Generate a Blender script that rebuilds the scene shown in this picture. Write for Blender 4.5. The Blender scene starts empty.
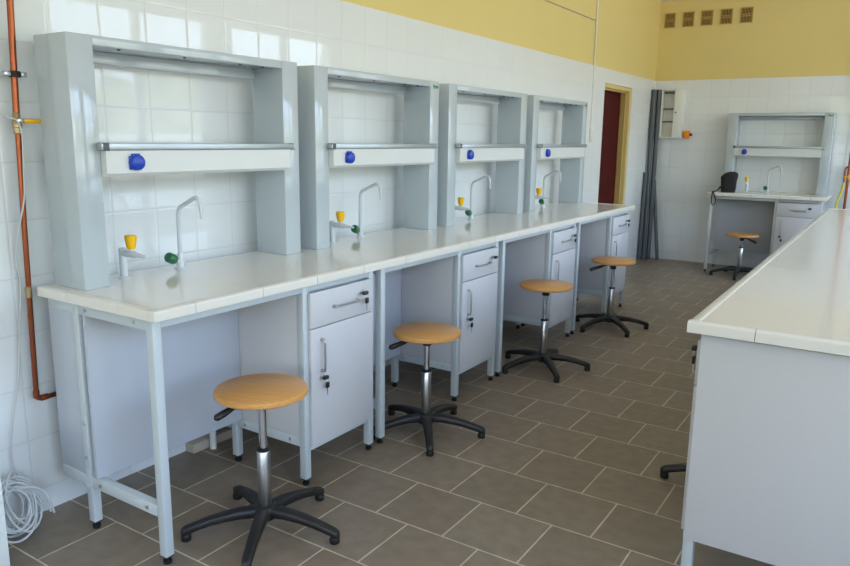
import bpy, bmesh, math, random
from mathutils import Vector, Matrix, Euler
random.seed(7)
PI = math.pi
C = bpy.context.scene.collection
SC = bpy.context.scene

# ------------------------------------------------------------------ materials
def lin(c):
    return tuple((x/255/12.92 if x/255 <= .04045 else ((x/255+.055)/1.055)**2.4) for x in c) + (1.0,)

def mat(name, rgb, rough=.5, metal=0., spec=.5, coat=0., mottle=0., mscale=8., bump=0., bscale=60.):
    m = bpy.data.materials.new(name); m.use_nodes = True
    nt = m.node_tree; b = nt.nodes['Principled BSDF']
    b.inputs['Base Color'].default_value = lin(rgb)
    b.inputs['Roughness'].default_value = rough
    b.inputs['Metallic'].default_value = metal
    b.inputs['Specular IOR Level'].default_value = spec
    b.inputs['Coat Weight'].default_value = coat
    b.inputs['Coat Roughness'].default_value = .06
    tc = nt.nodes.new('ShaderNodeTexCoord')
    if mottle:
        n = nt.nodes.new('ShaderNodeTexNoise'); n.inputs['Scale'].default_value = mscale
        n.inputs['Detail'].default_value = 5
        nt.links.new(tc.outputs['Object'], n.inputs['Vector'])
        mx = nt.nodes.new('ShaderNodeMix'); mx.data_type = 'RGBA'
        l = lin(rgb)
        mx.inputs[6].default_value = tuple(max(0, v*(1-mottle)) for v in l[:3])+(1,)
        mx.inputs[7].default_value = tuple(min(1, v*(1+mottle)) for v in l[:3])+(1,)
        nt.links.new(n.outputs['Fac'], mx.inputs[0]); nt.links.new(mx.outputs[2], b.inputs['Base Color'])
    if bump:
        n2 = nt.nodes.new('ShaderNodeTexNoise'); n2.inputs['Scale'].default_value = bscale
        nt.links.new(tc.outputs['Object'], n2.inputs['Vector'])
        bp = nt.nodes.new('ShaderNodeBump'); bp.inputs['Strength'].default_value = bump
        bp.inputs['Distance'].default_value = .002
        nt.links.new(n2.outputs['Fac'], bp.inputs['Height']); nt.links.new(bp.outputs['Normal'], b.inputs['Normal'])
    return m

def tile_mat(name, axes, pitch, off, size_mortar, rgb, rgb2, rgbm, rough, roughm, half=0., pillow=0., bumpd=.002, mottle=None, spec=.5):
    """tiles laid on two object axes ('xy','yz','xz'), joints drawn by a brick texture"""
    m = bpy.data.materials.new(name); m.use_nodes = True
    nt = m.node_tree; b = nt.nodes['Principled BSDF']; N = nt.nodes.new; L = nt.links.new
    tc = N('ShaderNodeTexCoord'); sp = N('ShaderNodeSeparateXYZ'); L(tc.outputs['Object'], sp.inputs[0])
    cb = N('ShaderNodeCombineXYZ')
    for k in (0, 1):
        s = N('ShaderNodeMath'); s.operation = 'SUBTRACT'; s.inputs[1].default_value = off[k]
        L(sp.outputs['XYZ'.index(axes[k].upper())], s.inputs[0]); L(s.outputs[0], cb.inputs[k])
    def brick(ms, smooth, c1, c2, cm):
        t = N('ShaderNodeTexBrick'); t.offset = half; t.offset_frequency = 2; t.squash = 1.
        t.inputs['Scale'].default_value = 1.; t.inputs['Brick Width'].default_value = pitch
        t.inputs['Row Height'].default_value = pitch; t.inputs['Mortar Size'].default_value = ms
        t.inputs['Mortar Smooth'].default_value = smooth; t.inputs['Bias'].default_value = 0.
        t.inputs['Color1'].default_value = c1; t.inputs['Color2'].default_value = c2
        t.inputs['Mortar'].default_value = cm
        L(cb.outputs[0], t.inputs['Vector']); return t
    t = brick(size_mortar, .2, lin(rgb), lin(rgb2), lin(rgbm))
    col = t.outputs['Color']
    if mottle:
        n = N('ShaderNodeTexNoise'); n.inputs['Scale'].default_value = mottle[0]; n.inputs['Detail'].default_value = 6
        L(tc.outputs['Object'], n.inputs['Vector'])
        mr = N('ShaderNodeMapRange'); mr.inputs['From Min'].default_value = .3; mr.inputs['From Max'].default_value = .7
        mr.inputs['To Min'].default_value = 1-mottle[1]; mr.inputs['To Max'].default_value = 1+mottle[1]
        L(n.outputs['Fac'], mr.inputs['Value'])
        hs = N('ShaderNodeHueSaturation'); L(mr.outputs[0], hs.inputs['Value']); L(col, hs.inputs['Color']); col = hs.outputs[0]
    L(col, b.inputs['Base Color'])
    b.inputs['Specular IOR Level'].default_value = spec
    r = N('ShaderNodeMapRange'); r.inputs['To Min'].default_value = rough; r.inputs['To Max'].default_value = roughm
    L(t.outputs['Fac'], r.inputs['Value']); L(r.outputs[0], b.inputs['Roughness'])
    t2 = brick(pillow or size_mortar, 1. if pillow else .3, (0,0,0,1), (0,0,0,1), (1,1,1,1))
    inv = N('ShaderNodeMath'); inv.operation = 'SUBTRACT'; inv.inputs[0].default_value = 1.; L(t2.outputs['Fac'], inv.inputs[1])
    bp = N('ShaderNodeBump'); bp.inputs['Strength'].default_value = 1.; bp.inputs['Distance'].default_value = bumpd
    L(inv.outputs[0], bp.inputs['Height']); L(bp.outputs['Normal'], b.inputs['Normal'])
    return m

WZ0, WZ1 = .85, 2.92
WT = 2.17; ROOMH = 3.09; YB = 7.80; XR = 5.0; YF = -8.6
M = {}
WTILE = ((225,229,231), (223,227,229), (210,213,214))
M['tile_left'] = tile_mat('glazed_tile_left', 'yz', .208, (.579, .095), .0025, *WTILE, .025, .3, pillow=.008, bumpd=.0007, spec=.36)
M['tile_back'] = tile_mat('glazed_tile_back', 'xz', .208, (.03, .095), .0025, *WTILE, .025, .3, pillow=.008, bumpd=.0007, spec=.36)
M['floor'] = tile_mat('floor_tile', 'xy', .3065, (.609-.3065*4, .71-.3065*20), .0036, (137,124,109), (130,117,102), (202,188,167), .42, .7,
                      half=.5, pillow=0, bumpd=.0012, mottle=(16, .13))
M['yellow'] = mat('yellow_wall_paint', (224,205,134), .75, mottle=.03, mscale=2, bump=.06, bscale=90)
M['ceiling'] = mat('ceiling_paint', (240,238,230), .85)
M['plain'] = mat('plain_wall_paint', (225,220,205), .8)
M['wtop'] = mat('worktop_tile', (225,221,213), .10, mottle=.012, mscale=25)
M['grout'] = mat('worktop_grout', (220,216,207), .4)
M['seam'] = mat('worktop_edge_grout', (120,114,106), .8)
M['frame'] = mat('frame_paint', (190,199,203), .32, bump=.03, bscale=300)
M['unit'] = mat('shelf_unit_paint', (181,191,197), .09, spec=.6)
M['unit_shelf'] = mat('satin_aluminium', (168,176,180), .32, metal=.55)
M['trunk'] = mat('trunking_plastic', (212,216,215), .35)
M['laminate'] = mat('grey_laminate', (199,199,202), .42, mottle=.015, mscale=90, bump=.04, bscale=250)
M['modesty'] = mat('modesty_panel_laminate', (178,184,194), .4, bump=.03, bscale=250)
M['steel'] = mat('brushed_steel', (190,192,194), .28, metal=1.)
M['chrome'] = mat('chrome', (205,207,210), .10, metal=1.)
M['tapgrey'] = mat('tap_epoxy_grey', (202,208,214), .25)
M['yknob'] = mat('yellow_plastic', (240,186,8), .35)
M['gknob'] = mat('green_plastic', (10,98,58), .28, coat=.4)
M['blue'] = mat('blue_plastic', (14,62,178), .35)
M['black'] = mat('black_plastic', (26,26,27), .48, bump=.05, bscale=200)
M['rubber'] = mat('black_rubber', (18,18,18), .6)
M['copper'] = mat('copper', (152,84,56), .30, metal=.9, mottle=.18, mscale=14)
M['brass'] = mat('old_brass', (170,150,112), .35, metal=.8)
M['greypipe'] = mat('grey_pvc', (84,89,94), .5)
M['cream'] = mat('cream_gloss_paint', (216,190,122), .35)
M['maroon'] = mat('maroon_painted_wood', (70,8,8), .7, spec=.2, mottle=.25, mscale=5)
M['ivory'] = mat('ivory_enamel', (226,228,222), .4)
M['ivory_in'] = mat('ivory_enamel_inner', (226,224,215), .5)
M['orange'] = mat('orange_plastic', (236,140,16), .4)
M['red'] = mat('dark_red_plastic', (120,26,24), .4)
M['bagcloth'] = mat('black_nylon', (25,22,24), .75, bump=.3, bscale=400)
M['cable'] = mat('grey_white_cable', (196,200,202), .5)
M['hose'] = mat('yellow_green_hose', (196,190,40), .45)
M['sticker'] = mat('green_sticker_print', (44,128,84), .5)
M['vent'] = mat('tan_vent_metal', (178,146,74), .6)
M['dark'] = mat('dark_recess', (48,38,22), .8)
M['whitebox'] = mat('white_switch_plastic', (228,228,222), .35)
M['cabwhite'] = mat('white_cabinet_laminate', (226,232,228), .4)
M['conduit'] = mat('conduit_plastic', (178,164,140), .5)
M['winframe'] = mat('white_window_frame', (232,232,228), .4)
M['plinth'] = mat('beige_plaster', (186,174,158), .8, mottle=.1)
def wood_mat():
    m = bpy.data.materials.new('beech_plywood'); m.use_nodes = True; nt = m.node_tree; b = nt.nodes['Principled BSDF']
    tc = nt.nodes.new('ShaderNodeTexCoord'); mp = nt.nodes.new('ShaderNodeMapping'); mp.inputs['Scale'].default_value = (4, 45, 45)
    n = nt.nodes.new('ShaderNodeTexNoise'); n.inputs['Scale'].default_value = 2.2; n.inputs['Detail'].default_value = 4
    cr = nt.nodes.new('ShaderNodeValToRGB'); cr.color_ramp.elements[0].position = .3; cr.color_ramp.elements[1].position = .7
    cr.color_ramp.elements[0].color = lin((200,143,79)); cr.color_ramp.elements[1].color = lin((215,161,96))
    nt.links.new(tc.outputs['Object'], mp.inputs[0]); nt.links.new(mp.outputs[0], n.inputs['Vector'])
    nt.links.new(n.outputs['Fac'], cr.inputs[0]); nt.links.new(cr.outputs[0], b.inputs['Base Color'])
    b.inputs['Roughness'].default_value = .35
    return m
M['wood'] = wood_mat()

# ------------------------------------------------------------------ mesh builder
class MB:
    def __init__(s): s.bm = bmesh.new()
    def _mi(s, f0, mi):
        for f in s.bm.faces:
            if f not in f0: f.material_index = mi
    def box(s, x0, x1, y0, y1, z0, z1, bev=0., mi=0, seg=2, rot=None, piv=None):
        bm = s.bm; nf = set(bm.faces)
        vs = [bm.verts.new((x, y, z)) for x in (x0, x1) for y in (y0, y1) for z in (z0, z1)]
        q = [(0,1,3,2), (4,6,7,5), (0,4,5,1), (2,3,7,6), (0,2,6,4), (1,5,7,3)]
        fs = [bm.faces.new([vs[i] for i in f]) for f in q]
        es = set(e for f in fs for e in f.edges)
        allv = vs
        if bev:
            r = bmesh.ops.bevel(bm, geom=list(es), offset=bev, segments=seg, profile=.5, affect='EDGES')
            allv = list(set(r['verts']) | set(v for v in vs if v.is_valid))
        s._mi(nf, mi)
        if rot is not None:
            p = Vector(piv if piv else ((x0+x1)/2, (y0+y1)/2, (z0+z1)/2)); R = Euler(rot).to_matrix()
            for v in allv: v.co = R @ (v.co-p) + p
        return s
    def ring(s, c, u, w, r, n): return [s.bm.verts.new(c + u*(r*math.cos(2*PI*i/n)) + w*(r*math.sin(2*PI*i/n))) for i in range(n)]
    def tube(s, pts, r, n=12, mi=0, closed=False):
        """round tube along points; r a number or one radius per point"""
        bm = s.bm; nf = set(bm.faces); P = [Vector(p) for p in pts]; k = len(P)
        R = r if isinstance(r, (list, tuple)) else [r]*k
        T = []
        for i in range(k):
            a = P[(i-1) % k] if (closed or i > 0) else P[i]; b = P[(i+1) % k] if (closed or i < k-1) else P[i]
            T.append((b-a).normalized() if (b-a).length > 1e-9 else Vector((0, 0, 1)))
        u = T[0].orthogonal().normalized(); rings = []
        for i in range(k):
            u = (u - T[i]*u.dot(T[i]));  u = u.normalized() if u.length > 1e-6 else T[i].orthogonal().normalized()
            rings.append(s.ring(P[i], u, T[i].cross(u), R[i], n))
        for i in range(k if closed else k-1):
            A = rings[i]; B = rings[(i+1) % k]
            for j in range(n): bm.faces.new((A[j], A[(j+1) % n], B[(j+1) % n], B[j]))
        if not closed:
            bm.faces.new(list(reversed(rings[0]))); bm.faces.new(rings[-1])
        s._mi(nf, mi); return s
    def cyl(s, a, b, r, n=20, mi=0, r2=None): return s.tube([a, b], [r, r if r2 is None else r2], n, mi)
    def lathe(s, c, prof, n=32, mi=0, axis=(0, 0, 1)):
        """(radius, height) profile turned about axis through c"""
        ax = Vector(axis).normalized(); u = ax.orthogonal().normalized(); w = ax.cross(u); c = Vector(c)
        bm = s.bm; nf = set(bm.faces); rings = []
        for r, h in prof: rings.append([bm.verts.new(c+ax*h)] if r < 1e-6 else s.ring(c+ax*h, u, w, r, n))
        for A, B in zip(rings, rings[1:]):
            for j in range(n):
                if len(A) == 1 and len(B) == 1: continue
                if len(A) == 1: bm.faces.new((A[0], B[(j+1) % n], B[j]))
                elif len(B) == 1: bm.faces.new((A[j], A[(j+1) % n], B[0]))
                else: bm.faces.new((A[j], A[(j+1) % n], B[(j+1) % n], B[j]))
        if len(rings[0]) > 1: bm.faces.new(list(reversed(rings[0])))
        if len(rings[-1]) > 1: bm.faces.new(rings[-1])
        s._mi(nf, mi); return s
    def loft(s, secs, mi=0):
        """secs: list of closed point loops of equal length"""
        bm = s.bm; nf = set(bm.faces); R = [[bm.verts.new(p) for p in sec] for sec in secs]; n = len(R[0])
        for A, B in zip(R, R[1:]):
            for j in range(n): bm.faces.new((A[j], A[(j+1) % n], B[(j+1) % n], B[j]))
        bm.faces.new(list(reversed(R[0]))); bm.faces.new(R[-1]); s._mi(nf, mi); return s
    def prism(s, poly, x0, x1, mi=0):
        """(y,z) outline extruded along x"""
        return s.loft([[(x0, y, z) for y, z in poly], [(x1, y, z) for y, z in poly]], mi)
    def build(s, name, mats, parent=None, angle=35):
        bmesh.ops.recalc_face_normals(s.bm, faces=s.bm.faces)
        me = bpy.data.meshes.new(name); s.bm.to_mesh(me); s.bm.free()
        for m in (mats if isinstance(mats, (list, tuple)) else [mats]): me.materials.append(M[m])
        me.shade_smooth(); me.set_sharp_from_angle(angle=math.radians(angle))
        o = bpy.data.objects.new(name, me); C.objects.link(o)
        if parent: o.parent = parent
        return o

def thing(name, label, cat, loc=(0, 0, 0), rz=0., group=None):
    o = bpy.data.objects.new(name, None); C.objects.link(o); o.empty_display_size = .1
    o.location = loc; o.rotation_euler = (0, 0, rz); o['label'] = label; o['category'] = cat
    if group: o['group'] = group
    return o
def tag(o, label, cat, group=None):
    o['label'] = label; o['category'] = cat
    if group: o['group'] = group
    return o
def struct(o): o['kind'] = 'structure'; return o
def copy_tree(o, parent=None):
    c = o.copy(); C.objects.link(c); c.parent = parent
    for ch in list(o.children): copy_tree(ch, c)
    return c
def dup(o, label, loc, rz=None):
    c = copy_tree(o); c.location = loc; c['label'] = label
    if rz is not None: c.rotation_euler = (0, 0, rz)
    return c
def arc(c, r, a0, a1, n, f): return [f(c, r*math.cos(a0+(a1-a0)*i/n), r*math.sin(a0+(a1-a0)*i/n)) for i in range(n+1)]

# ------------------------------------------------------------------ the room
mb = MB(); mb.box(-.4, XR+.2, YF-.2, YB+.2, -.12, 0); struct(mb.build('floor', 'floor'))
mb = MB(); mb.box(-.4, XR+.2, YF-.2, YB+.2, ROOMH, ROOMH+.15); struct(mb.build('ceiling', 'ceiling'))
DY0, DY1, DZ = 6.02, 6.915, 2.03                                   # door opening in the left wall
mb = MB()
for z0, z1, mi in ((0, WT, 0), (WT, ROOMH, 1)):
    x = 0 if mi == 0 else -.006
    if mi == 0:
        mb.box(-.2, x, YF, DY0, z0, z1, mi=0); mb.box(-.2, x, DY1, YB+.1, z0, z1, mi=0); mb.box(-.2, x, DY0, DY1, DZ, z1, mi=0)
    else: mb.box(-.2, x, YF, YB+.1, z0, z1, mi=1)
struct(mb.build('wall_left', ['tile_left', 'yellow']))
mb = MB(); mb.box(0, XR, YB, YB+.2, 0, WT, mi=0); mb.box(-.006, XR, YB+.006, YB+.2, WT, ROOMH, mi=1)
struct(mb.build('wall_back', ['tile_back', 'yellow']))
FWIN = [(.4, 2.4), (2.7, 4.7)]; FZ0 = .75                             # windows behind the camera
mb = MB(); mb.box(-.2, XR+.2, YF-.2, YF, 0, FZ0); mb.box(-.2, XR+.2, YF-.2, YF, WZ1, ROOMH)
xs = [-.2]+[v for w in FWIN for v in w]+[XR+.2]
for a, b in zip(xs[0::2], xs[1::2]): mb.box(a, b, YF-.2, YF, FZ0, WZ1)
struct(mb.build('wall_front', 'plain'))
# right wall with its row of windows
WIN = [(-8.2, -6.0), (-5.5, -3.3), (-2.7, -.4), (.3, 2.5), (3.1, 5.3), (5.6, 7.7)]
mb = MB(); mb.box(XR, XR+.25, YF, YB+.2, 0, WZ0); mb.box(XR, XR+.25, YF, YB+.2, WZ1, ROOMH)
ys = [YF]+[v for w in WIN for v in w]+[YB+.2]
for a, b in zip(ys[0::2], ys[1::2]): mb.box(XR, XR+.25, a, b, WZ0, WZ1)
struct(mb.build('wall_right', 'plain'))
gm = bpy.data.materials.new('window_glass'); gm.use_nodes = True; nt = gm.node_tree
for n in list(nt.nodes):
    if n.type == 'BSDF_PRINCIPLED': nt.nodes.remove(n)
tr = nt.nodes.new('ShaderNodeBsdfTransparent'); gl = nt.nodes.new('ShaderNodeBsdfGlossy'); gl.inputs['Roughness'].default_value = .02
mx = nt.nodes.new('ShaderNodeMixShader'); mx.inputs[0].default_value = .05
nt.links.new(tr.outputs[0], mx.inputs[1]); nt.links.new(gl.outputs[0], mx.inputs[2])
nt.links.new(mx.outputs[0], [n for n in nt.nodes if n.type == 'OUTPUT_MATERIAL'][0].inputs[0])
M['glass'] = gm
for i, (a, b) in enumerate(WIN):
    w = bpy.data.objects.new('window_%d' % (i+1), None); C.objects.link(w); struct(w); w.location = (XR+.08, a, WZ0)
    L = b-a; H = WZ1-WZ0; f = MB()
    for y0, y1, z0, z1 in ((0, L, 0, .06), (0, L, H-.06, H), (0, .06, 0, H), (L-.06, L, 0, H), (L/2-.05, L/2+.05, 0, H), (0, L, H*.66, H*.66+.07)):
        f.box(-.03, .03, y0, y1, z0, z1)
    f.build('window_frame', 'winframe', w)
    g = MB(); g.box(.005, .009, .03, L-.03, .03, H-.03); g.build('pane', 'glass', w)

for i, (a, b) in enumerate(FWIN):
    w = bpy.data.objects.new('window_%d' % (len(WIN)+i+1), None); C.objects.link(w); struct(w); w.location = (a, YF-.08, FZ0)
    L = b-a; H = WZ1-FZ0; f = MB()
    for x0, x1, z0, z1 in ((0, L, 0, .06), (0, L, H-.06, H), (0, .06, 0, H), (L-.06, L, 0, H), (L/2-.05, L/2+.05, 0, H)):
        f.box(x0, x1, -.03, .03, z0, z1)
    f.build('window_frame', 'winframe', w)
    g = MB(); g.box(.03, L-.03, .005, .009, .03, H-.03); g.build('pane', 'glass', w)

# door in the left wall: cream frame, maroon leaf set back in the reveal
d = bpy.data.objects.new('door_1', None); C.objects.link(d); struct(d); d.location = (0, DY0, 0)
W = DY1-DY0
f = MB()
f.box(-.11, -.012, .001, .03, 0, DZ-.045, .002); f.box(-.11, -.004, W-.055, W-.001, 0, DZ-.045, .002); f.box(-.11, -.004, .001, W-.001, DZ-.0449, DZ-.001, .002)
f.box(-.06, -.045, W-.062, W-.04, 0, DZ-.04, .003); f.box(-.06, -.045, .02, W-.04, DZ-.06, DZ-.04, .003)
f.build('door_frame', 'cream', d)
f = MB(); f.box(-.15, -.108, -.02, W+.02, .005, DZ+.02)
f.build('door_leaf', 'maroon', d)
f = MB()
for z in (.32, 1.05, 1.72): f.box(-.108, -.10, W-.06, W-.044, z, z+.09)
f.build('hinge', 'brass', d)

# ------------------------------------------------------------------ lab furniture (local frame: x along the front, y into the bench, z up)
L = 1.2236; H = .9; TD = .664
def worktop_mb(L=L, D=TD, le=False, re=False, back=False):
    """ceramic worktop: flat tiles plus a raised edge tile along every free edge, grout between"""
    t = .034; e = .032; mb = MB(); g = .0014
    ex = e-.0009; xa = ex if le else .001; xb = L-ex if re else L-.001
    mb.box(xa, xb, ex, D-(ex if back else .0025), H-t, H-.0016, mi=1)
    mb.box(.0025 if le else .001, L-.0025 if re else L-.001, .003, ex-.0001, H-t, H-.0045, mi=2)
    if back: mb.box(.0025 if le else .001, L-.0025 if re else L-.001, D-ex+.0001, D-.003, H-t, H-.0045, mi=2)
    for fl, p, q in ((le, .003, ex-.0001), (re, L-ex+.0001, L-.003)):
        if fl: mb.box(p, q, ex, D-(ex if back else .0025), H-t, H-.0045, mi=2)
    xs = [0, .162, .468, .766, 1.068, L]
    f = e+.0014; y0 = f; x0 = f if le else 0; x1 = L-f if re else L; y1 = D-f if back else D
    yy = [0, .195] + [.195+.29*k for k in range(1, 9) if .195+.29*k < y1-.1] + [D]
    xg = [x0, x1] if back else [x0]+xs[1:-1]+[x1]
    for a, b in zip(xg, xg[1:]):
        for c, d2 in ((y0, y1),): mb.box(a+g*.3, b-g*.3, c+g*.3, d2-g*.3, H-.02, H, .0004, seg=1)
    prof = [(0, H-t+.001), (0, H-.005), (.0004, H-.0028), (.0017, H-.0008), (.004, H+.0006), (e-.007, H+.0028), (e-.003, H+.0026), (e-.0012, H+.0014), (e-.0008, H-.003), (e-.0008, H-t+.001)]
    for a, b in zip(xs, xs[1:]):
        a2 = a+(g if a > 0 else (e if back and le else 0)); b2 = b-(g if b < L else (e if back and re else 0))
        mb.prism(prof, a2, b2)
        if back: mb.prism([(D-y, z) for y, z in prof], a2, b2)
    ye = [e*0+.0]+yy[1:-1]+[D]
    for flag, xa, xb in ((le, 0, e-g*.6), (re, L-e+g*.6, L)):
        if flag:
            for c, d2 in zip([0 if back else e]+yy[1:-1], yy[1:-1]+[D]):
                q = [(y if flag is le and xa == 0 else L-y, z) for y, z in prof]
                mb.loft([[(x, c+(g*.5 if c > 0 else 0), z) for x, z in q], [(x, d2-(g if d2 < D else 0), z) for x, z in q]])
    return mb
LEGX = (.033, .732, 1.165); LF = .053; LB = .463; S = .017
def foot(mb, x, y):
    mb.cyl((x, y, .012), (x, y, .032), .007, 12); mb.lathe((x, y, 0), [(.013, 0), (.0145, .004), (.0145, .013), (.009, .016)], 16)
def leg(parent, x, y):
    mb = MB(); mb.box(x-S, x+S, y-S, y+S, .03, H-.036, .003); lg = mb.build('leg', 'frame', parent)
    f = MB(); foot(f, x, y); f.box(x-S+.001, x+S-.001, y-S+.001, y+S-.001, .027, .031); f.build('levelling_foot', 'rubber', lg)
def bolts(mb, x, pts):
    for y, z in pts: mb.cyl((x, y, z), (x-.004, y, z), .0065, 12)
def make_table(label, loc, rz, le=False, re=False, D=TD, double=False, group=None, service_panel=False, end_panel=False):
    t = thing('lab_table', label, 'table', loc, rz, group)
    worktop_mb(D=D, le=le, re=re, back=double).build('worktop', ['wtop', 'grout', 'seam'], t)
    backs = [LB] if not double else [LB, D-LB, D-LF]
    for x in LEGX:
        for y in [LF]+backs: leg(t, x, y)
    for x in LEGX:
        mb = MB(); yb = .632 if not double else D-.036
        segs = [(LF+S, LB-S)]+([(LB+S, yb)] if not double else [(LB+S, D-LB-S), (D-LB+S, D-LF-S)])
        for a, b in segs: mb.box(x-S+.002, x+S-.002, a, b, .172, .214, .002)
        if not double: mb.box(x-S-.0015, x-S+.004, LB-S-.001, LB+S+.001, .172, .214)
        mb.build('bottom_rail', 'frame', t)
        mb = MB()
        for a, b in segs: mb.box(x-S+.002, x+S-.002, a, b, .826, H-.036, .002)
        mb.build('top_rail', 'frame', t)
        for yz in ((.125, .193), (.395, .193), (.135, .846), (.405, .846)):
            mb = MB(); bolts(mb, x-S+.0025, [yz]); mb.build('bolt', 'steel', t)
    for a, b, z0, z1 in ((LEGX[0], LEGX[1], .834, H-.036), (LEGX[1], LEGX[2], .834, H-.036), (LEGX[1], LEGX[2], .150, .172)):
        mb = MB(); mb.box(a+S, b-S, LF-S+.002, LF+S-.004, z0, z1, .002); mb.build('front_rail', 'frame', t)
    mb = MB(); mb.box(LEGX[0]-S+.002, LEGX[1]-S-.001, .408, .424, .2145, .8255, .001); mb.build('modesty_panel', 'modesty', t)
    if service_panel:
        mb = MB(); x = LEGX[0]; mb.box(x-S+.006, x+S-.006, LB+S+.001, .640, .2145, .8255, .001)
        mb.build('service_side_panel', 'modesty', t)  # darker modesty laminate stands in for the shade on this panel
        for z in (.285, .418):
            mb = MB(); bolts(mb, x-S, [(LB, z)]); mb.build('bolt', 'steel', t)
    if end_panel:
        mb = MB(); x = LEGX[2]+S; mb.box(x+.0005, x+.0125, .038, D-.038, .163, .858, .001); mb.build('end_panel', 'laminate', t)
    return t
def key_mb(x, y, z, lockkey=True, hang=True):
    """black headed key turned in its lock, its twin hanging from the ring"""
    lk = MB(); lk.lathe((x, y, z), [(.0095, 0), (.0095, .006), (.007, .008), (.007, .009)], 16, axis=(0, -1, 0))
    k = MB()
    if lockkey:
        k.box(x-.003, x+.003, y-.02, y-.009, z-.0015, z+.0015); k.box(x-.018, x+.012, y-.033, y-.017, z-.008, z+.008, .005)
    if hang:
        k.box(x+.002, x+.022, y-.026, y-.017, z-.050, z-.024, .0035); k.box(x+.009, x+.0125, y-.023, y-.020, z-.078, z-.046, mi=1)
        rp = [(x+.006+.010*math.cos(a), y-.024, z-.016+.012*math.sin(a)) for a in [2*PI*i/14 for i in range(14)]]
        k.tube(rp, .001, 6, mi=1, closed=True)
    return lk, k
def handle_mb(p, q):
    p = Vector(p); q = Vector(q); d = (q-p).normalized(); o = Vector((0, -.020, 0)); mb = MB()
    pts = [p, p+o*.7, p+o*.9+d*.004, p+o+d*.012, q+o-d*.012, q+o*.9-d*.004, q+o*.7, q]
    mb.tube(pts, .0048, 10); mb.cyl(p, p+Vector((0, -.003, 0)), .008, 14); mb.cyl(q, q+Vector((0, -.003, 0)), .008, 14)
    return mb
def make_cabinet(label, loc, rz, dk=(True, True), ok=(True, True), group=None, backdepth=.424):
    c = thing('base_cabinet', label, 'cabinet', loc, rz, group)
    mb = MB(); y0 = LF+S+.0005
    for x0, x1 in ((.7155, .7325), (1.130, 1.147)): mb.box(x0 if x0 < 1 else 1.150, x1 if x0 < 1 else 1.1665, y0, backdepth, .2155, .824, .001)
    mb.box(.7327, 1.1498, y0, backdepth, .2155, .231); mb.box(.7327, 1.1498, y0, backdepth, .808, .824); mb.box(.7327, 1.1498, backdepth-.008, backdepth, .231, .808)
    mb.box(.7327, 1.1498, y0, y0+.36, .666, .680)
    mb.box(.752, .760, .0358, y0, .22, .82); mb.box(1.138, 1.1465, .0358, y0, .22, .82); mb.box(.760, 1.138, .0358, y0, .666, .684)
    mb.build('cabinet_body', 'laminate', c)
    X0, X1, F0, F1 = .7435, 1.1565, .0215, .0355
    mb = MB(); mb.box(X0, X1, F0, F1, .681, .828, .0015); dr = mb.build('drawer', 'laminate', c)
    handle_mb((.888, F0, .752), (1.040, F0, .752)).build('handle', 'steel', dr)
    mb = MB(); mb.box(X0, X1, F0, F1, .174, .676, .0015); dd = mb.build('door', 'laminate', c)
    handle_mb((.806, F0, .626), (.806, F0, .490)).build('handle', 'steel', dd)
    for par, (x, z), fl in ((dr, (1.076, .779), dk), (dd, (.806, .466), ok)):
        if fl is None: continue
        lk, k = key_mb(x, F0, z, *fl); lk.build('lock', 'steel', par)
        if fl[0] or fl[1]: k.build('key', ['black', 'steel'], par)
        else: k.bm.free()
    return c
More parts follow.
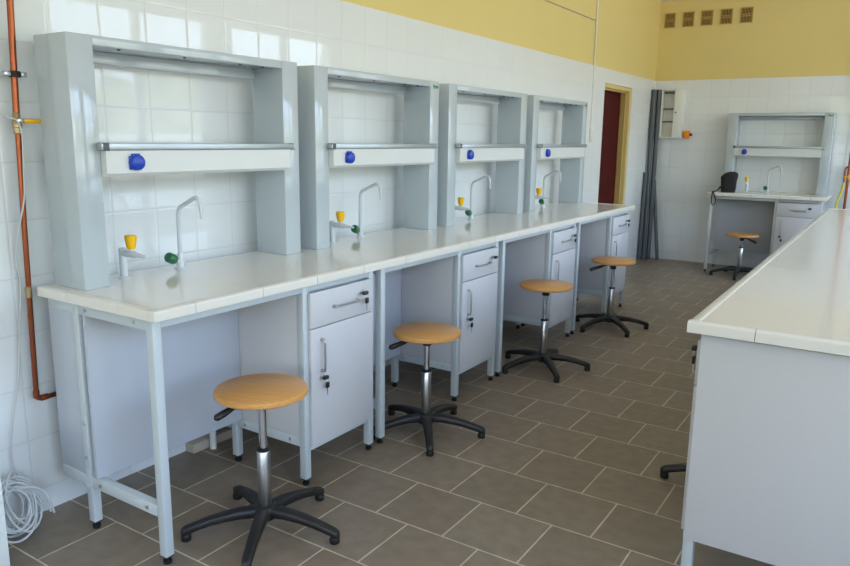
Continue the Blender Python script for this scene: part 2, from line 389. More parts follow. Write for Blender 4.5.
def make_unit(label, loc, rz, sticker=True, group=None):
    """grey reagent unit standing on the worktop: two uprights, top, shelf with socket trunking"""
    u = thing('reagent_shelf_unit', label, 'shelf unit', loc, rz, group)
    z0 = H+.0003; y0, y1 = .461, .652; T = 1.776; xa, xb, xc, xd = .0607, .158, 1.0715, 1.169
    for a, b in ((xa, xb), (xc, xd)):
        mb = MB(); mb.box(a, b, y0, y1, z0, T, .0025); mb.build('upright', 'unit', u)
    mb = MB(); mb.box(xb, xc, y0+.0005, y1, T-.033, T, .002); mb.box(xb, xc, y1-.02, y1, T-.075, T-.0335, .002)
    for x in (xb+.12, (xa+xd)/2-.05, xc-.22, xc-.09): mb.cyl((x, y0+.03, T-.033), (x, y0+.03, T-.037), .006, 10, mi=1)
    mb.build('top', ['unit', 'rubber'], u)
    mb = MB(); mb.box(xb+.0005, xc-.0005, y0+.003, y1-.01, 1.394, 1.406, .001); mb.build('shelf', 'unit', u)
    mb = MB(); mb.box(xb-.018, xc+.030, y0-.036, y0-.003, 1.390, 1.414, .002); r = mb.build('shelf_rail', 'unit_shelf', u)
    mb = MB(); mb.box(xb-.012, xb+.012, y0-.038, y0-.002, 1.388, 1.416, .002); mb.build('rail_clip', 'greypipe', r)
    mb = MB(); mb.box(xc+.024, xc+.036, y0-.038, y0-.002, 1.388, 1.416, .002); mb.build('rail_clip', 'unit_shelf', r)
    mb = MB(); yf = y0-.030
    mb.prism([(yf, 1.308), (yf, 1.3885), (y0+.07, 1.3885), (y0+.07, 1.296), (yf+.014, 1.296)], xb+.0008, xc-.0008)
    mb.prism([(yf, 1.308), (yf, 1.3885), (y0-.0015, 1.3885), (y0-.0015, 1.296), (yf+.014, 1.296)], xc-.0008, xc+.008)
    t = mb.build('socket_trunking', 'trunk', u)
    mb = MB(); x = .275; z = 1.346
    mb.box(x-.029, x+.010, yf-.008, yf, z-.026, z+.024, .004); mb.box(x-.018, x+.014, yf-.012, yf, z+.018, z+.032, .003)
    mb.lathe((x, yf, z), [(.0285, 0), (.0285, .016), (.026, .021), (.018, .0245), (0, .026)], 28, axis=(0, -1, 0))
    mb.build('power_socket', 'blue', t)
    if sticker:
        mb = MB(); xx = xd-.066
        for i in range(6):
            w = (.012, .008, .008, .008, .006, .012)[i]; h = (.016, .010, .010, .010, .010, .010)[i]
            mb.box(xx, xx+w-.0025, y0-.0012, y0+.0004, T-.034, T-.034+h)
            mb.box(xx, xx+w-.001, y0-.0012, y0+.0004, T-.034, T-.031); xx += w
        mb.box(xd-.066, xd-.012, y0-.0012, y0+.0004, T-.040, T-.037)
        mb.build('green_maker_sticker', 'sticker', u)
    return u
def make_gas(label, loc, rz, group=None):
    """upright gas tap: its nozzle points out at the room (local -y)"""
    g = thing('gas_tap', label, 'tap', loc, rz, group)
    mb = MB(); mb.lathe((0, 0, 0), [(.023, 0), (.023, .004), (.0135, .007), (.0145, .007), (.0145, .112), (.012, .117), (0, .117)], 24)
    mb.build('tap_body', 'tapgrey', g)
    mb = MB(); mb.tube([(0, .004, .098), (0, -.070, .098), (0, -.078, .098), (0, -.112, .096), (0, -.140, .095)], [.0135, .0135, .011, .0068, .0045], 14)
    mb.build('nozzle', 'tapgrey', g)
    mb = MB(); mb.cyl((0, -.055, .108), (0, -.055, .122), .009); k = mb.build('spindle', 'tapgrey', g)
    mb = MB(); mb.lathe((0, -.055, .119), [(.015, 0), (.0185, .012), (.0225, .038), (.0225, .048), (.019, .052), (0, .052)], 12)
    mb.build('knob', 'yknob', k)
    return g
def make_water(label, loc, rz, group=None):
    w = thing('water_tap', label, 'tap', loc, rz, group)
    mb = MB(); mb.lathe((0, 0, 0), [(.026, 0), (.026, .004), (.017, .008), (.0155, .03), (.0125, .055), (.0095, .065)], 24); mb.build('tap_body', 'tapgrey', w)
    z1, z2 = .238, .300
    pts = [(0, 0, .06), (0, 0, z1-.02), (0, -.003, z1), (0, -.012, z1+.016)]
    pts += [(0, -.100, z2-.004), (0, -.116, z2+.001), (0, -.130, z2-.006), (0, -.139, z2-.022), (0, -.142, z2-.045), (0, -.144, z2-.085)]
    mb = MB(); mb.tube(pts, [.0085]*8+[.0078, .0045], 14); mb.build('spout', 'tapgrey', w)
    mb = MB(); a = Vector((-.86, -.15, .40)).normalized(); mb.cyl(Vector((0, 0, .025)), Vector((0, 0, .025))+a*.04, .0085)
    n = mb.build('valve_stem', 'tapgrey', w)
    mb = MB(); mb.lathe(Vector((0, 0, .025))+a*.032, [(.014, 0), (.0195, .006), (.0225, .022), (.022, .042), (.018, .048), (.009, .050), (0, .050)], 10, axis=a)
    mb.build('knob', 'gknob', n)
    return w
def make_stool(label, loc, rz, hz=.56, lever=213., lev_len=.2, group=None):
    """round plywood laboratory stool on a five-armed black base; rz turns the base, lever is a world angle"""
    s = thing('lab_stool', label, 'stool', loc, rz, group)
    mb = MB(); mb.lathe((0, 0, 0), [(0, hz-.026), (.160, hz-.026), (.166, hz-.022), (.168, hz-.013), (.166, hz-.004), (.160, hz), (0, hz)], 56)
    mb.build('seat', 'wood', s)
    mb = MB(); mb.lathe((0, 0, 0), [(.062, hz-.0265), (.062, hz-.034), (.024, hz-.040), (.022, hz-.075), (.016, hz-.078)], 24)
    pl = mb.build('seat_mount', 'black', s)
    a = math.radians(lever)-rz; u = Vector((math.cos(a), math.sin(a), 0)); z = Vector((0, 0, 1)); mb = MB()
    p0 = z*(hz-.040); mb.tube([p0, p0+u*.11-z*.002], .005, 8)
    mb.tube([p0+u*.105-z*.001, p0+u*.125-z*.005, p0+u*(lev_len-.025)-z*.016, p0+u*lev_len-z*.022, p0+u*(lev_len+.008)-z*.025], [.006, .010, .0135, .013, .006], 12)
    mb.build('height_lever', 'black', pl)
    mb = MB(); mb.cyl((0, 0, .28), (0, 0, hz-.075), .0145, 24); mb.build('gas_lift', 'chrome', s)
    mb = MB(); mb.lathe((0, 0, 0), [(.0225, .098), (.0245, .101), (.0245, .312), (.0225, .315)], 28); mb.build('column_sleeve', 'steel', s)
    mb = MB(); mb.lathe((0, 0, 0), [(.0235, .315), (.0245, .316), (.0245, .323), (.018, .327), (.0146, .328)], 24); mb.build('collar', 'black', s)
    mb = MB(); mb.lathe((0, 0, 0), [(.040, .050), (.046, .060), (.046, .088), (.040, .098), (.030, .104), (.0246, .104)], 32); mb.build('base_hub', 'black', s)
    for k in range(5):
        q = 2*PI*k/5; u = Vector((math.cos(q), math.sin(q), 0)); v = Vector((-u.y, u.x, 0)); mb = MB(); secs = []
        for r, zc, w, h in ((.032, .077, .026, .021), (.09, .078, .024, .0195), (.15, .072, .0215, .0175), (.20, .063, .0195, .016), (.25, .050, .018, .0155), (.285, .039, .0175, .016), (.297, .035, .0145, .0135), (.302, .033, .008, .009)):
            secs.append([u*r + v*(w*math.copysign(abs(math.cos(b))**.6, math.cos(b))) + z*(zc + h*math.copysign(abs(math.sin(b))**.6, math.sin(b))) for b in [2*PI*i/16 for i in range(16)]])
        mb.loft(secs); ar = mb.build('base_arm', 'black', s, 50)
        mb = MB(); c = u*.284; mb.lathe(c, [(.0165, 0), (.0185, .004), (.0185, .018), (.014, .023), (.010, .036)], 20); mb.build('glide', 'rubber', ar)
    return s

# ---- the run of four stations along the left wall
XF = .738; R90 = PI/2
G1 = 'lab tables along the tiled left wall'
o1 = ['nearest', 'second', 'third', 'farthest']
TL = ['white-topped lab table at the near end of the wall run, its side panel exposed',
      'white-topped lab table in the wall run, second from the near end',
      'white-topped lab table in the wall run, third from the near end',
      'white-topped lab table at the far end of the wall run, beside the doorway']
for k in range(4):
    make_table(TL[k], (XF, k*L, 0), R90, le=(k == 0), re=(k == 3), group=G1, service_panel=(k == 0))
CL = ['grey cabinet with drawer and door behind the nearest wall-side stool, keys in both locks',
      'grey cabinet under the wall worktop beside the second stool, key in its door',
      'grey cabinet under the wall worktop behind the third stool, keys in its drawer only',
      'grey cabinet behind the fourth stool, at the doorway end of the wall tables']
KEYS = [((True, True), (True, True)), ((True, False), (True, True)), ((True, True), None), ((True, True), None)]
for k in range(4): make_cabinet(CL[k], (XF, k*L, 0), R90, *KEYS[k], group='cabinets under the wall worktop')
UL = ['grey reagent shelf unit nearest the camera on the wall tables, beside the copper pipe',
      'grey shelf unit second from the near end, green sticker on its top corner',
      'grey reagent shelf unit on the wall tables, third from the near end',
      'grey reagent shelf unit at the far end of the wall tables, closest to the doorway']
for k in range(4): make_unit(UL[k], (XF, k*L, 0), R90, sticker=(k in (1, 3)), group='shelf units on the wall tables')
GY = [(.568, .290), (.545, 1.500), (.545, 2.730), (.545, 3.955)]
WY = [(.567, .555), (.585, 1.785), (.567, 3.005), (.545, 4.170)]
ZT = H+.0002
GL = ['gas tap with yellow knob on the nearest wall table', 'gas tap with yellow knob partly behind the second shelf unit upright',
      'gas tap with yellow knob on the third wall table', 'gas tap with yellow knob on the farthest wall table']
WL = ['gooseneck water tap with green knob on the nearest wall table', 'gooseneck water tap with green knob on the second wall table',
      'gooseneck water tap with green knob on the third wall table', 'gooseneck water tap with green knob on the farthest wall table']
gas0 = make_gas(GL[0], (XF-GY[0][0], GY[0][1], ZT), R90, 'gas taps on the wall tables')
wat0 = make_water(WL[0], (XF-WY[0][0], WY[0][1], ZT), R90, 'water taps on the wall tables')
for k in (1, 2, 3):
    dup(gas0, GL[k], (XF-GY[k][0], GY[k][1], ZT)); dup(wat0, WL[k], (XF-WY[k][0], WY[k][1], ZT))

# ---- stools in front of the run
G2 = 'stools in front of the wall tables'
make_stool('round wooden-seated stool in the foreground, nearest of the row before the wall tables', (.802, .382, 0), math.radians(14.5), .558, 262, .188, G2)
make_stool('round wooden-seated stool second in the row, between the first and second wall cabinets', (.790, 1.500, 0), math.radians(19), .526, 243, .20, G2)
make_stool('round wooden-seated stool third in the row, before the third wall table', (.845, 2.80, 0), math.radians(23.5), .556, 110, .15, G2)
make_stool('round wooden-seated stool farthest along the wall tables, black lever pointing left', (.855, 4.06, 0), math.radians(28), .547, 245, .24, G2)

# ---- the island bench on the right
XI = 2.143; YI = .887; DI = 1.36
IL = ['white-topped island table nearest the camera at the right, with a big grey end panel', 'white-topped island table second from the near end, right of the aisle',
      'white-topped island table third from the near end, right of the aisle', 'white-topped island table at its far end, in front of the back-wall table']
IC = ['grey cabinet at the near end of the island, keys jutting into the aisle', 'grey cabinet under the second island table, facing the aisle',
      'grey cabinet under the third island table, facing the aisle', 'grey cabinet under the farthest island table, facing the aisle']
for k in range(4):
    make_table(IL[k], (XI, YI+(k+1)*L, 0), -R90, le=(k == 3), re=(k == 0), D=DI, double=True, group='tables of the central island', end_panel=(k == 0))
    make_cabinet(IC[k], (XI, YI+(k+1)*L, 0), -R90, (True, True), None, group='cabinets under the island', backdepth=.424)
make_stool('round stool mostly hidden behind the island, only its black foot showing in the aisle', (2.205, 1.735, 0), math.radians(193), .5, 20, .15)

# ---- the table against the back wall
XB, YBT = .866, 7.126
KX = .955                                                            # this one is a shade narrower than the stations of the run
make_table('single white-topped lab table against the back wall with a black bag on it', (XB, YBT, 0), 0, le=True, re=True).scale.x = KX
make_cabinet('grey cabinet under the back-wall table, right of its stool', (XB, YBT, 0), 0, (True, False), (True, True)).scale.x = KX
make_unit('grey reagent shelf unit on the back-wall table', (XB, YBT, 0), 0, sticker=True).scale.x = KX
make_gas('gas tap with yellow knob beside the black bag on the back-wall table', (1.195, YBT+.40, ZT), 0)
make_water('gooseneck water tap with green knob on the back-wall table', (1.392, YBT+.50, ZT), math.radians(70))
make_stool('round wooden-seated low stool under the back-wall table', (1.268, 7.10, 0), math.radians(200), .470, -48, .25)

# black camera bag and its strap hanging over the table edge
bx, by = 1.035, YBT+.20
bag = thing('camera_bag', 'black fabric bag with a trailing strap on the back-wall table', 'bag', (bx, by, ZT+.0025), math.radians(12))
def rect(cx, cy, hx, hy, zz, p=.45, n=28):
    return [(cx+hx*math.copysign(abs(math.cos(b))**p, math.cos(b)), cy+hy*math.copysign(abs(math.sin(b))**p, math.sin(b)), zz) for b in [2*PI*i/n for i in range(n)]]
mb = MB(); mb.loft([rect(0, 0, .070, .055, 0, .55), rect(0, 0, .078, .06, .012, .55), rect(0, 0, .082, .068, .11), rect(0, 0, .088, .07, .165), rect(.002, 0, .087, .068, .172)])
mb.build('bag_body', 'bagcloth', bag)
mb = MB(); mb.loft([rect(.000, 0, .0885, .072, .150, .6), rect(.002, 0, .089, .073, .166, .6), rect(.010, 0, .082, .069, .186, .7), rect(.018, 0, .072, .062, .204, .8), rect(.026, 0, .050, .048, .218, .9), rect(.030, 0, .024, .026, .226, 1)])
mb.build('bag_lid', 'bagcloth', bag)
def ribbon(mb, pts, w, t=.002):
    P = [Vector(p) for p in pts]; secs = []
    for i, p in enumerate(P):
        d = (P[min(i+1, len(P)-1)]-P[max(i-1, 0)]).normalized(); side = Vector((-d.y, d.x, 0))
        side = side.normalized() if side.length > .3 else Vector((.6, -.8, 0)).normalized()
        n = d.cross(side).normalized()
        secs.append([p+side*w+n*t, p-side*w+n*t, p-side*w-n*t, p+side*w-n*t])
    mb.loft(secs)
mb = MB()
ribbon(mb, [(-.083, 0, .06), (-.092, -.008, .035), (-.112, -.03, .018), (-.14, -.075, .006), (-.155, -.10, .004), (-.158, -.125, .004)], .012)
mb.build('strap', 'bagcloth', bag)
mb = MB(); mb.tube([(-.157, -.115, .008), (-.155, -.14, .009), (-.152, -.168, .008), (-.148, -.182, -.008), (-.135, -.185, -.04), (-.122, -.188, -.08), (-.122, -.188, -.11), (-.135, -.186, -.135), (-.150, -.184, -.14), (-.162, -.183, -.115), (-.166, -.183, -.06), (-.163, -.182, -.01), (-.162, -.166, .008), (-.160, -.14, .009), (-.159, -.118, .008)], .006, 8)
mb.build('strap', 'bagcloth', bag)

# ------------------------------------------------------------------ things on the walls
# copper gas pipe at the left
cp = thing('copper_pipe', 'tall copper pipe with yellow-levered valve beside the nearest shelf unit', 'pipe', (.05, 0, 0))
mb = MB(); mb.tube([(0, .045, ROOMH-.001), (0, .013, 1.9), (0, -.002, 1.50)], .011, 16); mb.build('upper_pipe', 'copper', cp)
mb = MB(); mb.tube([(0, -.002, 1.455), (0, -.012, 1.1), (0, -.026, .495), (0, -.024, .481), (0, -.012, .4745), (0, .0, .474), (0, .30, .474)], .0095, 16); mb.build('lower_pipe', 'copper', cp)
mb = MB(); mb.lathe((0, -.026, .480), [(.0095, 0), (.0115, .002), (.0115, .028), (.0095, .03)], 16); mb.build('pipe_elbow', 'copper', cp); mb = MB(); mb.lathe((0, -.012, .475), [(.0095, 0), (.0118, .002), (.0118, .026), (.0095, .028)], 16, axis=(0, 1, 0))
mb.build('pipe_fitting', 'copper', cp); mb = MB(); mb.lathe((0, -.0185, .86), [(.0095, 0), (.0115, .002), (.0115, .04), (.0095, .042)], 16); mb.build('pipe_fitting', 'brass', cp)
v = MB(); v.lathe((0, -.003, 1.44), [(.010, 0), (.0135, .004), (.0135, .022), (.016, .024), (.016, .044), (.0135, .048), (.0125, .070), (.010, .074)], 18); v.cyl((0, -.003, 1.475), (.024, -.003, 1.486), .007, 12)
vb = v.build('valve', 'brass', cp)
mb = MB(); mb.box(.018, .025, -.012, .010, 1.478, 1.494, .002, mi=1); mb.box(.018, .026, .009, .088, 1.479, 1.494, .006, mi=0); mb.build('valve_lever', ['yknob', 'steel'], vb)
mb = MB(); mb.lathe((0, .0045, 1.632), [(.0112, 0), (.018, .001), (.018, .021), (.0112, .022)], 18, mi=1); mb.cyl((0, .0, 1.643), (-.049, -.002, 1.643), .004, 10)
mb.box(-.012, .012, -.035, -.012, 1.635, 1.651, .003); mb.box(-.012, .012, .022, .042, 1.635, 1.651, .003); mb.cyl((-.014, .034, 1.643), (.016, .034, 1.643), .004, 10)
mb.build('pipe_clamp', ['steel', 'rubber'], cp)

# grey cable: fixed at the valve, runs down the tiles into a loose coil on the floor
def spline(pts, n=8):
    P = [Vector(p) for p in pts]; out = []
    for i in range(len(P)-1):
        a, b, c, d = P[max(i-1, 0)], P[i], P[i+1], P[min(i+2, len(P)-1)]
        for k in range(n):
            t = k/n; out.append(.5*((2*b)+(c-a)*t+(2*a-5*b+4*c-d)*t*t+(3*b-a-3*c+d)*t**3))
    return out+[P[-1]]
mb = MB(); mb.tube(spline([(.048, -.30, 1.60), (.05, -.14, 1.545), (.066, -.045, 1.50), (.080, -.016, 1.484), (.078, -.004, 1.43), (.070, -.006, 1.32), (.068, -.012, 1.22), (.050, -.034, 1.10), (.026, -.040, 1.0), (.022, -.03, .90), (.018, -.052, .70), (.016, -.068, .56), (.014, -.104, .40), (.014, -.118, .26), (.016, -.10, .17), (.02, -.085, .12)], 6), .0028, 8)
tag(mb.build('cable', 'cable'), 'thin pale cable hanging down the tiled wall beside the copper pipe', 'cable')
coil = MB(); pts = []
for i in range(15):
    ph = random.random()*6; R = .088+random.uniform(-.025, .010); tilt = random.uniform(-.5, .25); tz = random.uniform(-.5, .5)
    rot = Euler((random.uniform(-.35, .35), random.uniform(1.0, 1.5), tz)).to_matrix()
    c = Vector((.118+random.uniform(-.03, .03), -.165+random.uniform(-.03, .03), .125+random.uniform(-.015, .02)))
    loop = []
    for k in range(22):
        a = 2*PI*k/22; p = rot @ Vector((R*math.cos(a)*1.1, R*math.sin(a)*(.82+.08*math.sin(i)), .004*math.sin(3*a+ph))) + c
        p.z = max(p.z, .008); p.x = max(p.x, .012); loop.append(p)
    coil.tube(loop, .0042, 8, closed=True)
for k in range(7):
    y = -.16+.008*k; coil.tube(spline([(.06+.008*k, y-.05, .205-.004*k), (.085+.01*k, y-.01, .19), (.11+.008*k, y+.03, .15), (.118+.008*k, y+.05, .105-.006*k)], 5), .0042, 8)
tag(coil.build('cable_coil', 'cable'), 'loose coil of pale cable on the floor at lower left, by the white cabinet edge', 'cable')
# white cabinet whose edge shows at the lower left
wc = thing('storage_cabinet', 'low white cabinet in front of the cable coil, only its edge showing', 'cabinet', (0, 0, 0))
mb = MB(); mb.box(.14, .296, -.42, -.3, .001, .44, .003); mb.build('cabinet_body', 'cabwhite', wc)
mb = MB(); mb.box(.2965, .313, -.417, -.302, .03, .437, .002); mb.build('door', 'cabwhite', wc)

# plaster plinth and stub pipes low behind the first table
mb = MB(); mb.box(.001, .060, .66, .90, .0005, .045, .004); tag(mb.build('plaster_plinth', 'plinth'), 'low beige plaster ledge on the floor behind the nearest wall table', 'ledge')
dp = thing('drain_pipe', 'white and grey drain pipe stub low behind the nearest wall table', 'pipe', (.082, .755, 0))
mb = MB(); mb.cyl((0, 0, .001), (0, 0, .16), .016, 16); mb.build('stub', 'whitebox', dp)
mb = MB(); mb.tube(spline([(-.045, .05, .095), (-.045, .11, .095), (-.045, .17, .10), (-.045, .22, .12)], 4), .028, 14); mb.build('elbow', 'greypipe', dp)

# conduit and light switch on the left wall
mb = MB(); mb.box(.0005, .010, 5.665, 5.681, 1.575, ROOMH-.0005); tag(mb.build('conduit', 'whitebox'), 'thin vertical white cable conduit on the left wall above the light switch', 'conduit')
mb = MB(); mb.tube([(.0005, 2.5, 2.585), (.0005, 5.66, 2.585)], .005, 8); tag(mb.build('cable_line', 'conduit'), 'thin horizontal cable line across the yellow left wall', 'cable')
sw = thing('light_switch', 'white double light switch on the tiles left of the doorway', 'switch', (0, 5.695, 1.505))
mb = MB(); mb.box(.0005, .018, -.042, .042, -.072, .068, .006); mb.build('switch_plate', 'whitebox', sw)
for z in (-.036, .034):
    mb = MB(); mb.box(.0182, .024, -.028, .028, z-.024, z+.024, .003); mb.build('rocker', 'whitebox', sw)

# grey pipes leaning in the corner
def pipe(label, a, b, r=.0235):
    mb = MB(); a = Vector(a); b = Vector(b); d = (b-a).normalized()
    mb.cyl(a, b, r, 20); e = d*.03
    mb.cyl(b-e*2, b, r+.003, 20)
    tag(mb.build('leaning_pipe', 'greypipe'), label, 'pipe', 'grey pipes leaning in the corner')
pipe('tall grey plastic pipe leaning in the back corner, left of the other tall one', (.068, 7.585, .007), (.032, 7.665, 2.06), .0265)
pipe('tall grey plastic pipe in the back corner, the one close beside the fuse box', (.110, 7.645, .007), (.080, 7.707, 2.06), .0265)
pipe('short grey plastic pipe leaning at the left of the tall corner pipes', (.028, 7.525, .007), (.028, 7.568, 1.078), .0235)
pipe('slanted grey plastic pipe with its foot out to the right of the corner pipes', (.228, 7.635, .008), (.080, 7.765, .98), .021)

# open distribution box on the back wall
fb = thing('fuse_box', 'open ivory fuse box on the back wall beside the grey pipes', 'fuse box', (.118, YB, 1.49))
W, Hh, D = .262, .57, .11
mb = MB(); mb.box(0, W, -.008, -.0005, 0, Hh, mi=1)
mb.box(0, .014, -D, -.008, 0, Hh, .002); mb.box(W-.014, W, -D, -.008, 0, Hh, .002); mb.box(.014, W-.014, -D, -.008, 0, .014, .002); mb.box(.014, W-.014, -D, -.008, Hh-.014, Hh, .002)
mb.build('box_body', ['ivory', 'ivory_in'], fb)
mb = MB(); mb.box(.156, W-.012, -D-.014, -D-.001, .012, Hh-.002, .002); dr = mb.build('cover', 'ivory', fb)
mb = MB(); mb.box(.172, .192, -D-.020, -D-.0142, .295, .308, .002); mb.build('latch', 'rubber', dr)
for z in (.525, .335, .185):
    mb = MB(); mb.box(.016, .150, -.05, -.035, z, z+.018); mb.build('mounting_rail', 'greypipe', fb)
ob = thing('emergency_switch', 'small orange switch box with dark red button right of the fuse box', 'switch', (.402, YB, 1.50))
mb = MB(); mb.box(-.008, .056, -.062, -.0005, -.008, .076, .005); mb.build('switch_housing', 'orange', ob)
mb = MB(); mb.lathe((.0565, -.035, .034), [(.009, 0), (.009, .012), (.018, .014), (.018, .024), (.013, .029)], 18, axis=(1, 0, 0)); mb.build('button', 'red', ob)

# five vent grilles high on the back wall
VX = [(.058, .180), (.270, .395), (.477, .605), (.688, .818), (.904, 1.034)]
VN = ['first vent grille from the corner, high on the yellow back wall', 'second vent grille from the corner, high on the yellow back wall',
      'middle vent grille of five, high on the yellow back wall', 'fourth vent grille from the corner, high on the yellow back wall', 'rightmost vent grille of five, high on the yellow back wall']
for (a, b), lb in zip(VX, VN):
    W = b-a; Hv = .165; v = thing('vent_grille', lb, 'vent', (a, YB+.006, 2.780), 0, 'vent grilles on the back wall')
    mb = MB(); mb.box(.004, W-.004, -.006, -.0005, .004, Hv-.004); mb.build('backing', 'dark', v)
    mb = MB()
    for x0, x1, z0, z1 in ((0, W, 0, .010), (0, W, Hv-.010, Hv), (0, .010, 0, Hv), (W-.010, W, 0, Hv), (.01, W-.01, .070, .078), (.01, W-.01, .090, .097)): mb.box(x0, x1, -.014, -.006, z0, z1)
    mb.build('vent_frame', 'vent', v)
    for z0, z1 in ((.010, .070), (.097, Hv-.010)):
        for i in range(7):
            x = .018+(W-.036)*i/6-.003; mb = MB(); mb.box(x, x+.006, -.011, -.006, z0, z1); mb.build('slat', 'vent', v)
    for i in range(3):
        x = .02+(W-.04)*(i+.5)/3; mb = MB(); mb.cyl((x, -.006, .084), (x, -.013, .084), .009, 10); mb.build('boss', 'vent', v)

# copper pipes and earth hose right of the back-wall unit
gp = thing('copper_pipe', 'copper pipe with yellow tap lever right of the back-wall table', 'pipe', (2.165, YB-.05, 0))
mb = MB(); mb.tube([(.0, 0, .001), (.0, 0, 1.9), (-.02, 0, ROOMH-.001)], .014, 14); mb.build('riser', 'copper', gp)
mb = MB(); mb.tube([(0, -.03, 1.20), (-.014, -.03, 1.205), (-.027, -.03, 1.195), (-.032, -.035, 1.17), (-.032, -.035, 1.04)], .011, 12); mb.cyl((0, 0, 1.2), (0, -.03, 1.2), .01, 12); mb.build('branch', 'copper', gp)
mb = MB(); mb.lathe((0, 0, 1.07), [(.0145, 0), (.019, .006), (.019, .05), (.0145, .056)], 16); mb.cyl((0, 0, 1.1), (0, -.04, 1.1), .008, 10); va = mb.build('valve', 'brass', gp)
mb = MB(); mb.box(-.035, .055, -.048, -.038, 1.093, 1.108, .004); mb.build('valve_lever', 'yknob', va)
mb = MB(); mb.tube(spline([(2.133, 7.715, 1.035), (2.130, 7.70, .99), (2.120, 7.66, .93), (2.108, 7.60, .87), (2.10, 7.52, .81), (2.10, 7.47, .74), (2.10, 7.45, .62)], 6), .011, 12)
tag(mb.build('hose', 'hose'), 'short yellow-green hose hanging right of the back-wall table', 'hose')

# ------------------------------------------------------------------ camera
cam = bpy.data.cameras.new('camera'); co = bpy.data.objects.new('camera', cam); C.objects.link(co)
cam.sensor_width = 36; cam.lens = 723.0001/850*36; cam.clip_start = .05; cam.clip_end = 300
Rv = Vector((0.83736634, 0.54647052, 0.01369638)); Uv = Vector((-0.11839054, 0.15683721, 0.98050281)); Fv = Vector((-0.53366778, 0.82266157, -0.19602714))
m = Matrix((Rv, Uv, -Fv)).transposed().to_4x4(); m.translation = Vector((2.643, -1.3815, 1.4456)); co.matrix_world = m
SC.camera = co

# ------------------------------------------------------------------ daylight
w = bpy.data.worlds.new('sky'); SC.world = w; w.use_nodes = True; nt = w.node_tree; N = nt.nodes.new; LK = nt.links.new
bg = nt.nodes['Background']; tc = N('ShaderNodeTexCoord'); sp = N('ShaderNodeSeparateXYZ'); LK(tc.outputs['Generated'], sp.inputs[0])
cr = N('ShaderNodeValToRGB'); e = cr.color_ramp.elements
mr = N('ShaderNodeMapRange'); mr.inputs['From Min'].default_value = -1; LK(sp.outputs['Z'], mr.inputs['Value']); LK(mr.outputs[0], cr.inputs[0])
e[0].position = 0; e[0].color = (.44, .43, .41, 1); e[1].position = 1; e[1].color = (.22, .44, .92, 1)
for p, c in ((.49, (.48, .47, .45, 1)), (.505, (.75, .87, 1, 1)), (.62, (.50, .71, 1, 1))):
    x = e.new(p); x.color = c
ns = N('ShaderNodeTexNoise'); ns.inputs['Scale'].default_value = 3.2; ns.inputs['Detail'].default_value = 6; LK(tc.outputs['Generated'], ns.inputs['Vector'])
c2 = N('ShaderNodeValToRGB'); c2.color_ramp.elements[0].position = .52; c2.color_ramp.elements[1].position = .70
LK(ns.outputs['Fac'], c2.inputs[0])
up = N('ShaderNodeMath'); up.operation = 'GREATER_THAN'; up.inputs[1].default_value = .0; LK(sp.outputs['Z'], up.inputs[0])
mu = N('ShaderNodeMath'); mu.operation = 'MULTIPLY'; LK(c2.outputs[0], mu.inputs[0]); LK(up.outputs[0], mu.inputs[1])
mx = N('ShaderNodeMix'); mx.data_type = 'RGBA'; LK(mu.outputs[0], mx.inputs[0]); LK(cr.outputs[0], mx.inputs[6]); mx.inputs[7].default_value = (1.0, 1.0, 1.0, 1)
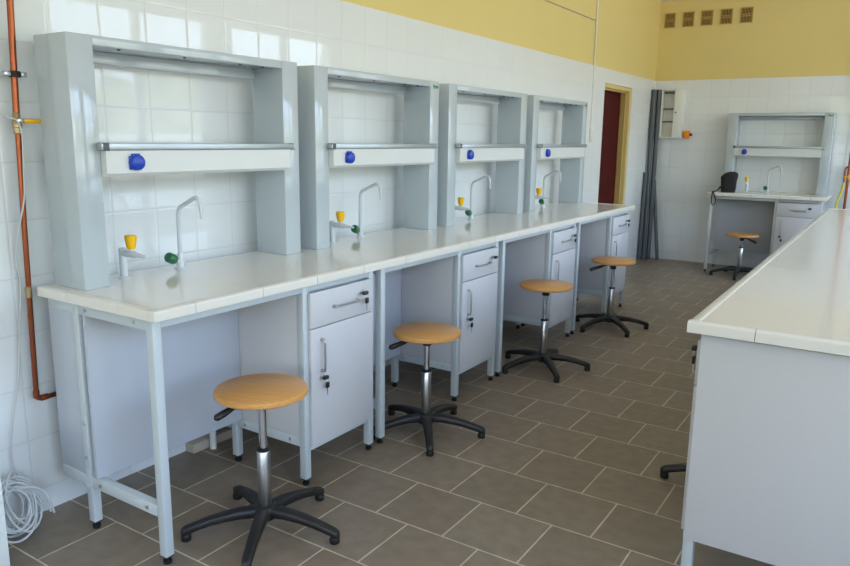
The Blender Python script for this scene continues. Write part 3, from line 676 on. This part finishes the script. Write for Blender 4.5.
# a belt of trees on the horizon
sc_ = N('ShaderNodeVectorMath'); sc_.operation = 'MULTIPLY'; sc_.inputs[1].default_value = (1, 1, .6); LK(tc.outputs['Generated'], sc_.inputs[0])
n3 = N('ShaderNodeTexNoise'); n3.inputs['Scale'].default_value = 7.; n3.inputs['Detail'].default_value = 7; n3.inputs['Roughness'].default_value = .62; LK(sc_.outputs[0], n3.inputs['Vector'])
th = N('ShaderNodeMapRange'); th.inputs['From Min'].default_value = .3; th.inputs['From Max'].default_value = .7; th.inputs['To Min'].default_value = .02; th.inputs['To Max'].default_value = .19; LK(n3.outputs['Fac'], th.inputs['Value'])
lt = N('ShaderNodeMath'); lt.operation = 'LESS_THAN'; LK(sp.outputs['Z'], lt.inputs[0]); LK(th.outputs[0], lt.inputs[1])
ml = N('ShaderNodeMath'); ml.operation = 'MULTIPLY'; LK(lt.outputs[0], ml.inputs[0]); LK(up.outputs[0], ml.inputs[1])
n4 = N('ShaderNodeTexNoise'); n4.inputs['Scale'].default_value = 30.; n4.inputs['Detail'].default_value = 5; LK(tc.outputs['Generated'], n4.inputs['Vector'])
c4 = N('ShaderNodeValToRGB'); c4.color_ramp.elements[0].position = .35; c4.color_ramp.elements[0].color = (.10, .13, .06, 1); c4.color_ramp.elements[1].position = .68; c4.color_ramp.elements[1].color = (.42, .46, .24, 1)
LK(n4.outputs['Fac'], c4.inputs[0])
m2 = N('ShaderNodeMix'); m2.data_type = 'RGBA'; LK(ml.outputs[0], m2.inputs[0]); LK(mx.outputs[2], m2.inputs[6]); LK(c4.outputs[0], m2.inputs[7])
LK(m2.outputs[2], bg.inputs['Color']); bg.inputs['Strength'].default_value = 9.9
for i, (a, b) in enumerate(WIN):
    l = bpy.data.lights.new('window_portal', 'AREA'); l.shape = 'RECTANGLE'; l.size = b-a; l.size_y = WZ1-WZ0; l.cycles.is_portal = True
    o = bpy.data.objects.new('window_portal', l); C.objects.link(o); o.location = (XR+.26, (a+b)/2, (WZ0+WZ1)/2)
    o.rotation_euler = (PI/2, 0, PI/2)
for a, b in FWIN:
    l = bpy.data.lights.new('window_portal', 'AREA'); l.shape = 'RECTANGLE'; l.size = b-a; l.size_y = WZ1-FZ0; l.cycles.is_portal = True
    o = bpy.data.objects.new('window_portal', l); C.objects.link(o); o.location = ((a+b)/2, YF-.21, (WZ1+FZ0)/2); o.rotation_euler = (PI/2, 0, 0)
SC.view_settings.view_transform = 'Standard'; SC.view_settings.look = 'None'; SC.view_settings.exposure = 0.; SC.view_settings.gamma = 1.; SC.view_settings.use_curve_mapping = False
SC.cycles.use_denoising = True; SC.cycles.max_bounces = 10; SC.cycles.diffuse_bounces = 6; SC.cycles.glossy_bounces = 5; SC.cycles.transparent_max_bounces = 8
SC.cycles.sample_clamp_indirect = 6.; SC.cycles.caustics_reflective = False; SC.cycles.caustics_refractive = False
